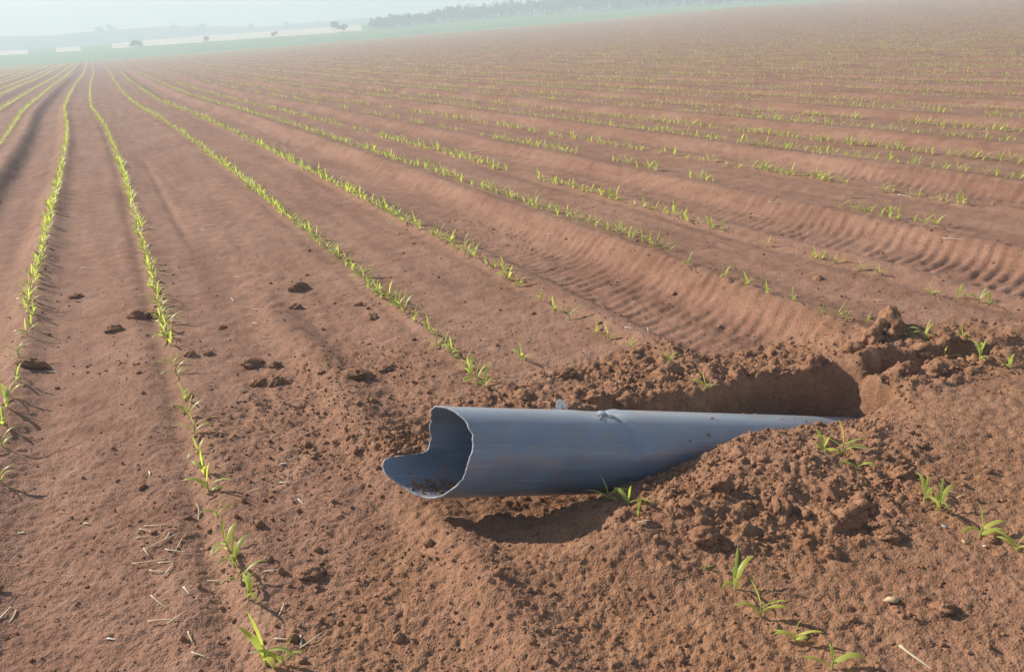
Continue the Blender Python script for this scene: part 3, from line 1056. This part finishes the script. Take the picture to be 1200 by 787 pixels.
ST = [   # picture point, length in picture pixels, angle, bend, pale?, label
    (183, 617, 24, 5, .2, 0, 'topmost straw of the small scatter left of the bottom seedlings'), (178, 624, 26, 2, .1, 0, 'second straw from the top of the scatter left of the bottom seedlings'), (190, 636, 30, 22, -.3, 0, 'long slanting straw across the middle of the scatter by the bottom seedlings'), (199, 628, 16, 50, .1, 0, 'short steep straw at the upper right of the scatter by the bottom seedlings'), (172, 648, 12, -55, .2, 0, 'short chip slanting down at the left side of the scatter by the bottom seedlings'),
    (180, 660, 34, 8, .3, 0, 'longest flat straw across the lower middle of the scatter by the bottom seedlings'), (195, 660, 16, 2, .1, 0, 'short flat straw end to end with the longest one of the scatter'), (200, 668, 14, 45, .2, 0, 'steep short straw at the lower right of the scatter by the bottom seedlings'), (186, 672, 20, -10, .3, 0, 'lowest straw of the scatter left of the bottom seedlings'), (205, 648, 20, -20, .2, 0, 'straw leaning down at the right side of the scatter by the bottom seedlings'),
    (168, 630, 10, 10, .1, 0, 'shortest straw at the upper left corner of the scatter by the bottom seedlings'), (210, 640, 14, 60, .3, 0, 'steep straw at the right edge of the scatter by the bottom seedlings'),
    (187, 708, 22, -40, .4, 0, 'upper bent straw of two lying below the straw scatter'),
    (196, 728, 30, 12, -.2, 0, 'long straw with a fork lying below the straw scatter'),
    (208, 724, 16, 40, .2, 0, 'short straw crossing the long forked one'),
    (248, 683, 22, -18, .2, 0, 'straw lying left of the lowest seedling cluster'),
    (219, 693, 10, -50, .2, 1, 'small pale chip right of the straw scatter'),
    (235, 602, 22, 70, .5, 0, 'curly straw beside the small lone seedling'),
    (222, 748, 12, -80, .1, 0, 'short thin straw standing out at the bottom left'),
    (232, 768, 14, -30, .1, 0, 'short straw near the bottom edge left of the seedling'),
    (131, 750, 8, -15, 0, 1, 'tiny pale straw on bare soil at the bottom left'),
    (5, 721, 16, 40, .1, 1, 'pale straw at the left edge near the bottom'),
    (18, 722, 12, 45, .1, 0, 'thin straw just right of the pale one at the left edge'),
    (26, 625, 6, 0, 0, 1, 'tiny white chip at the left edge above the straws'),
    (102, 614, 6, 0, 0, 1, 'tiny white chip on bare soil left of the straw scatter'),
    (335, 751, 22, -2, .1, 0, 'thin straw lying right of the bottom left seedling'),
    (367, 752, 22, 22, .1, 0, 'thin slanting straw further right of the bottom left seedling'),
    (354, 751, 8, 75, .2, 1, 'small white curl between two thin straws at the bottom'),
    (331, 715, 12, 60, .5, 0, 'forked husk scrap above the thin straws'),
    (315, 670, 14, -10, .3, 1, 'pale husk scrap right of the lowest seedling cluster'),
    (349, 537, 24, 20, .2, 0, 'grey straw on bare soil left of the pipe mouth'),
    (353, 589, 10, -40, .2, 1, 'pale leaf scrap left of the pipe, below the grey straw'),
    (333, 566, 8, 10, 0, 1, 'tiny pale chip between the straws left of the pipe'),
    (300, 575, 14, 12, .2, 0, 'thin faint straw left of the pale leaf scrap'),
    (333, 544, 6, 0, 0, 1, 'tiny chip beside the grey straw'),
    (60, 437, 14, -12, .1, 1, 'pale straw beside the large dark clod at left'),
    (103, 315, 14, 2, .1, 1, 'pale straw between the two left rows'),
    (243, 265, 16, -12, .2, 1, 'upper pale straw of the cluster in the middle bed'),
    (238, 270, 10, -30, .2, 1, 'lower pale straw of the cluster in the middle bed'),
    (279, 325, 11, -5, .1, 1, 'pale straw in the bed left of the third row'),
    (301, 363, 10, -10, .1, 1, 'pale chip right of the straws in the middle bed'),
    (300, 380, 7, -20, .1, 1, 'tiny chip below the others in the middle bed'),
    (272, 352, 9, -70, .1, 1, 'short pale straw standing in the middle bed'),
    (326, 425, 18, 8, .2, 0, 'straw beside the right clod of the pair'),
    (315, 396, 12, 5, .1, 0, 'straw above the pair of clods'),
    (176, 555, 7, -60, .1, 1, 'tiny white chip left of the second row'),
    (1124, 282, 28, -2, .1, 1, 'long white straw lying across a row near the right edge'),
    (1004, 232, 30, -4, .1, 0, 'long pale straw between rows at upper right'),
    (912, 238, 18, 3, .1, 1, 'pale straw by a seedling row at upper right'),
    (888, 255, 18, -18, .3, 0, 'bent straw on the ribbed tyre track at right'),
    (1062, 231, 16, -5, .1, 1, 'pale straw under a seedling clump at upper right'),
    (1163, 239, 9, 10, .4, 1, 'small white curl right of a seedling at upper right'),
    (1034, 353, 10, 3, .1, 1, 'pale straw on the smooth strip above the mound'),
    (1008, 526, 18, -6, .1, 0, 'dry straw tip by the bent seedling on the mound'),
    (1112, 577, 12, -25, .2, 0, 'dry straw above the curled seedling at right'),
    (1127, 582, 10, 12, .1, 0, 'short dry straw beside the curled seedling at right'),
    (1074, 775, 27, -40, .05, 0, 'thick dry stalk piece at the bottom edge on the right'),
    (737, 410 - 25, 10, -20, .2, 1, 'pale chip on the tyre track behind the pipe'),
    (760, 388, 12, 15, .2, 1, 'pale straw on the tyre track behind the pipe'),
    (645, 275, 9, 0, .1, 1, 'white chip on the tyre track above the pipe'),
    (460, 262, 9, 0, .1, 1, 'white chip on the tyre track left of the middle'),
    (755, 612, 12, 10, .1, 0, 'short straw on the lit rim in front of the pipe'),
]
sp = ground_at([s[0] for s in ST], [s[1] for s in ST])
for (px, py, lp, ang, bend, pale, lab), g_ in zip(ST, sp):
    dd = float(np.linalg.norm(g_ - np.array([0, 0, CAM_H])))
    L = lp * dd / FPX * (1.15 + .7 * abs(math.sin(math.radians(ang))))
    w = .0062 if lp > 9 else .008
    if lab.startswith('thick'):
        w = .011
    w = max(w, .0011 * dd)
    me = straw_mesh(L, w, bend, int(px * 7 + py))
    o = obj('straw', me, M_STRAW_PALE if pale else M_STRAW, label=lab, cat='straw', group='straw scatter left of the bottom seedlings' if 'scatter' in lab and 'seedlings' in lab else 'bits of straw lying on the soil')
    o.location = (g_[0], g_[1], g_[2] + .004)
    o.rotation_euler = (0, random.uniform(-.12, .12), ground_dir(px, py, ang))


def flake(px, py, r_, lab, mat):
    g_ = ground_at([px], [py])[0]
    V, F = [[0, 0, .10 * r_]], []
    n = 9
    for k in range(n):
        q = 2 * PI * k / n; e = r_ * random.uniform(.75, 1.15)
        V.append([math.cos(q) * e * 1.4, math.sin(q) * e * .8, .08 * r_ * math.sin(3 * q)])
    for k in range(n):
        V.append([V[k + 1][0] * .96, V[k + 1][1] * .96, V[k + 1][2] - .12 * r_])
    T = [[0, 1 + k, 1 + (k + 1) % n] for k in range(n)]
    Q = [[1 + k, 1 + n + k, 1 + n + (k + 1) % n, 1 + (k + 1) % n] for k in range(n)]
    o = obj('husk_flake', mesh_np('husk_flake', V, Q, T), mat, label=lab, cat='husk')
    o.location = (g_[0], g_[1], g_[2] + .006); o.rotation_euler = (.1, -.1, random.uniform(0, 3))


flake(1045, 704, .018, 'pale orange husk flake lying on bare soil at lower right', M_FLAKE)
flake(1130, 636, .008, 'small pale husk flake below the bushy seedling at right', M_FLAKE)
flake(1154, 641, .006, 'tiny pale husk flake right of the one below the bushy seedling', M_STRAW_PALE)
flake(1107, 618, .009, 'bluish grey scrap left of the bushy seedling', M_PIPE_EDGE)

# clear film scrap standing behind the pipe
n = N('clear_film')
n.b.inputs['Base Color'].default_value = (.75, .8, .85, 1)
n.b.inputs['Roughness'].default_value = .2
n.b.inputs['Alpha'].default_value = .55
g_ = np.array([1.315, 2.47, .068])
V, F = [], []
for k in range(9):
    t = k / 8
    wx = .05 * t - .02 * t * t; zz = .135 * math.sin(t * 2.3) ; yy = .02 * math.sin(t * 5)
    for s_ in (0, 1, 2):
        V.append([wx + .016 * s_ * (1 - .3 * t), yy + .004 * math.sin(3 * s_ + 4 * t), zz - .008 * s_ * s_])
for k in range(8):
    F += [[3 * k, 3 * k + 1, 3 * k + 4, 3 * k + 3], [3 * k + 1, 3 * k + 2, 3 * k + 5, 3 * k + 4]]
fo = obj('film_scrap', mesh_np('film_scrap', V, F), n.m, label='bent scrap of clear plastic film standing up behind the pipe', cat='plastic scrap')
smooth(fo.data)
fo.location = g_; fo.scale = (.85, .85, .85)
fo.modifiers.new('thickness', 'SOLIDIFY').thickness = .0008

# ------------------------------------------------------------------ trees
def crown_arrays(cx, cy, cz, rx, rz, n, leaf, rs):
    """many little leaf faces through an uneven crown made of several lobes"""
    lob = [(rs.normal(0, .45, 3) * [rx, rx, rz * .7], rs.uniform(.45, .75)) for _ in range(6)]
    P = []
    for _ in range(n):
        o_, k_ = lob[rs.integers(len(lob))]
        d_ = rs.normal(0, 1, 3); d_ /= np.linalg.norm(d_)
        P.append(o_ + d_ * np.array([rx, rx, rz]) * k_ * rs.uniform(.5, 1.0))
    P = np.array(P)
    a = rs.normal(0, 1, (n, 3)); a /= np.linalg.norm(a, axis=1)[:, None]
    b = np.cross(a, rs.normal(0, 1, (n, 3))); b /= np.linalg.norm(b, axis=1)[:, None]
    l_ = leaf * rs.uniform(.6, 1.3, (n, 1))
    V = np.stack([P - a * l_, P + b * l_ * .7, P + a * l_, P - b * l_ * .7], 1).reshape(-1, 3) + np.array([cx, cy, cz])
    return V, np.arange(4 * n).reshape(-1, 4)


def trunk_arrays(h, r0, seed=0):
    rs = np.random.default_rng(seed)
    V, F = [], []
    n = 7

    def limb(p, d, L, ra, rb):
        b0 = len(V)
        d = d / np.linalg.norm(d)
        s_ = np.cross(d, [.3, .9, .1]); s_ /= np.linalg.norm(s_); u_ = np.cross(d, s_)
        for k in range(5):
            t = k / 4
            c_ = p + d * L * t + rs.normal(0, .012, 3) * L
            for q in range(n):
                V.append(c_ + (s_ * math.cos(6.2832 * q / n) + u_ * math.sin(6.2832 * q / n)) * (ra + (rb - ra) * t))
        for k in range(4):
            for q in range(n):
                F.append([b0 + k * n + q, b0 + k * n + (q + 1) % n, b0 + (k + 1) * n + (q + 1) % n, b0 + (k + 1) * n + q])
    limb(np.array([0, 0, -.3]), np.array([.02, .0, 1.]), h * .75, r0, r0 * .4)
    for k in range(5):
        limb(np.array([0, 0, h * rs.uniform(.35, .6)]), np.array([math.cos(k * 1.3), math.sin(k * 1.3), .9]), h * .4, r0 * .4, r0 * .1)
    return np.array(V), np.array(F)


rs = np.random.default_rng(12)
vv, ff, base = [], [], 0
tv, tf, tb = [], [], 0
a0_, a1_ = PXAZ(436, 30), PXAZ(1010, -5)
NT = 190
for k in range(NT):
    t = (k + rs.uniform(-.4, .4)) / NT
    a = a0_ + (a1_ - a0_) * t
    d_ = D2 + 4 + rs.uniform(-2, 8)
    x, y = math.sin(a) * d_, math.cos(a) * d_
    zb = float(height(np.array([x]), np.array([y]))[0])
    hgt = ip(t, [(0, 2.9), (.2, 3.9), (.5, 4.2), (.75, 3.4), (1, 2.6)]) * rs.uniform(.8, 1.15)
    if rs.uniform() < .08:
        hgt *= 1.25
    v_, f_ = crown_arrays(x, y, zb + hgt * .52, 1.25 * rs.uniform(.8, 1.2), hgt * .46, 150, .30, rs)
    vv.append(v_); ff.append(f_ + base); base += len(v_)
    v_, f_ = trunk_arrays(hgt, .12, k)
    tv.append(v_ + [x, y, zb]); tf.append(f_ + tb); tb += len(v_)
wood = obj('tree_belt', mesh_np('tree_belt', np.concatenate(vv), np.concatenate(ff)), M_TREE, kind='stuff', label='hazy belt of dark trees along the far edge of the field', cat='trees')
obj('trunks', mesh_np('trunks', np.concatenate(tv), np.concatenate(tf)), M_BARK, wood, kind='stuff')


def tree(px, py, D, h, rx, lab, name='tree', group=None):
    a = PXAZ(px, py)
    x, y = math.sin(a) * D, math.cos(a) * D
    r = rays(px, py)
    zb = CAM_H + D * r[2] / math.hypot(r[0], r[1])
    root = bpy.data.objects.new(name, None); COL.objects.link(root)
    root.location = (x, y, zb)
    tag(root, lab, 'tree' if name != 'bush' else 'bush', group)
    rs_ = np.random.default_rng(int(px))
    v_, f_ = crown_arrays(0, 0, h * .55, rx, h * .42, 420, .08 * h + .08, rs_)
    obj('crown', mesh_np('crown', v_, f_), M_TREE, root)
    v_, f_ = trunk_arrays(h, .04 * h, int(px))
    obj('trunk', mesh_np('trunk', v_, f_), M_BARK, root)


tree(392, 37, D2 + 2, 2.9, 1.3, 'lone dark tree at the right end of the pale strip')
tree(402, 36, D2 + 2, 2.0, 1.2, 'smaller tree right beside the lone dark tree')
tree(160, 56, D2 + 2, 2.0, 1.5, 'grey-green bush in the gap of the pale strip at left', 'bush')
tree(243, 49, D2 + 1, 1.4, .7, 'small bush in front of the long pale strip, left one', 'bush')
tree(321, 43, D2 + 1, 1.3, .8, 'small bush in front of the long pale strip, right one', 'bush')
for px, py, h, rx, lab in ((118, 39, 3.0, 1.9, 'left one of two hazy trees on the hills at left'), (131, 38, 3.1, 2.1, 'right one of two hazy trees on the hills at left'),
                           (205, 35, 2.6, 1.3, 'narrow hazy tree on the hills right of the pair'), (238, 34, 2.7, 1.4, 'narrow hazy tree on the hills in the middle of the ridge'),
                           (294, 35, 2.6, 1.7, 'hazy tree on the hills above the long pale strip'), (338, 32, 2.8, 2.0, 'hazy round tree on the hills near the lone dark tree')):
    tree(px, py, 455, h, rx, lab)

# ------------------------------------------------------------------ air
bx = 605.
hvx = np.array([[sx * bx, sy * bx, z] for z in (-4.5, 24.) for sx, sy in ((-1, -1), (1, -1), (1, 1), (-1, 1))])
hf = [[0, 3, 2, 1], [4, 5, 6, 7], [0, 1, 5, 4], [1, 2, 6, 5], [2, 3, 7, 6], [3, 0, 4, 7]]
hz_m = bpy.data.materials.new('haze_air')
hz_m.use_nodes = True
t_ = hz_m.node_tree
for q in list(t_.nodes):
    if q.type != 'OUTPUT_MATERIAL':
        t_.nodes.remove(q)
pv = t_.nodes.new('ShaderNodeVolumePrincipled')
pv.inputs['Color'].default_value = (.82, .94, 1.0, 1)
pv.inputs['Density'].default_value = .0047
pv.inputs['Anisotropy'].default_value = .05
t_.links.new(pv.outputs[0], [q for q in t_.nodes if q.type == 'OUTPUT_MATERIAL'][0].inputs['Volume'])
haze = obj('haze', mesh_np('haze', hvx, hf), hz_m, kind='stuff')
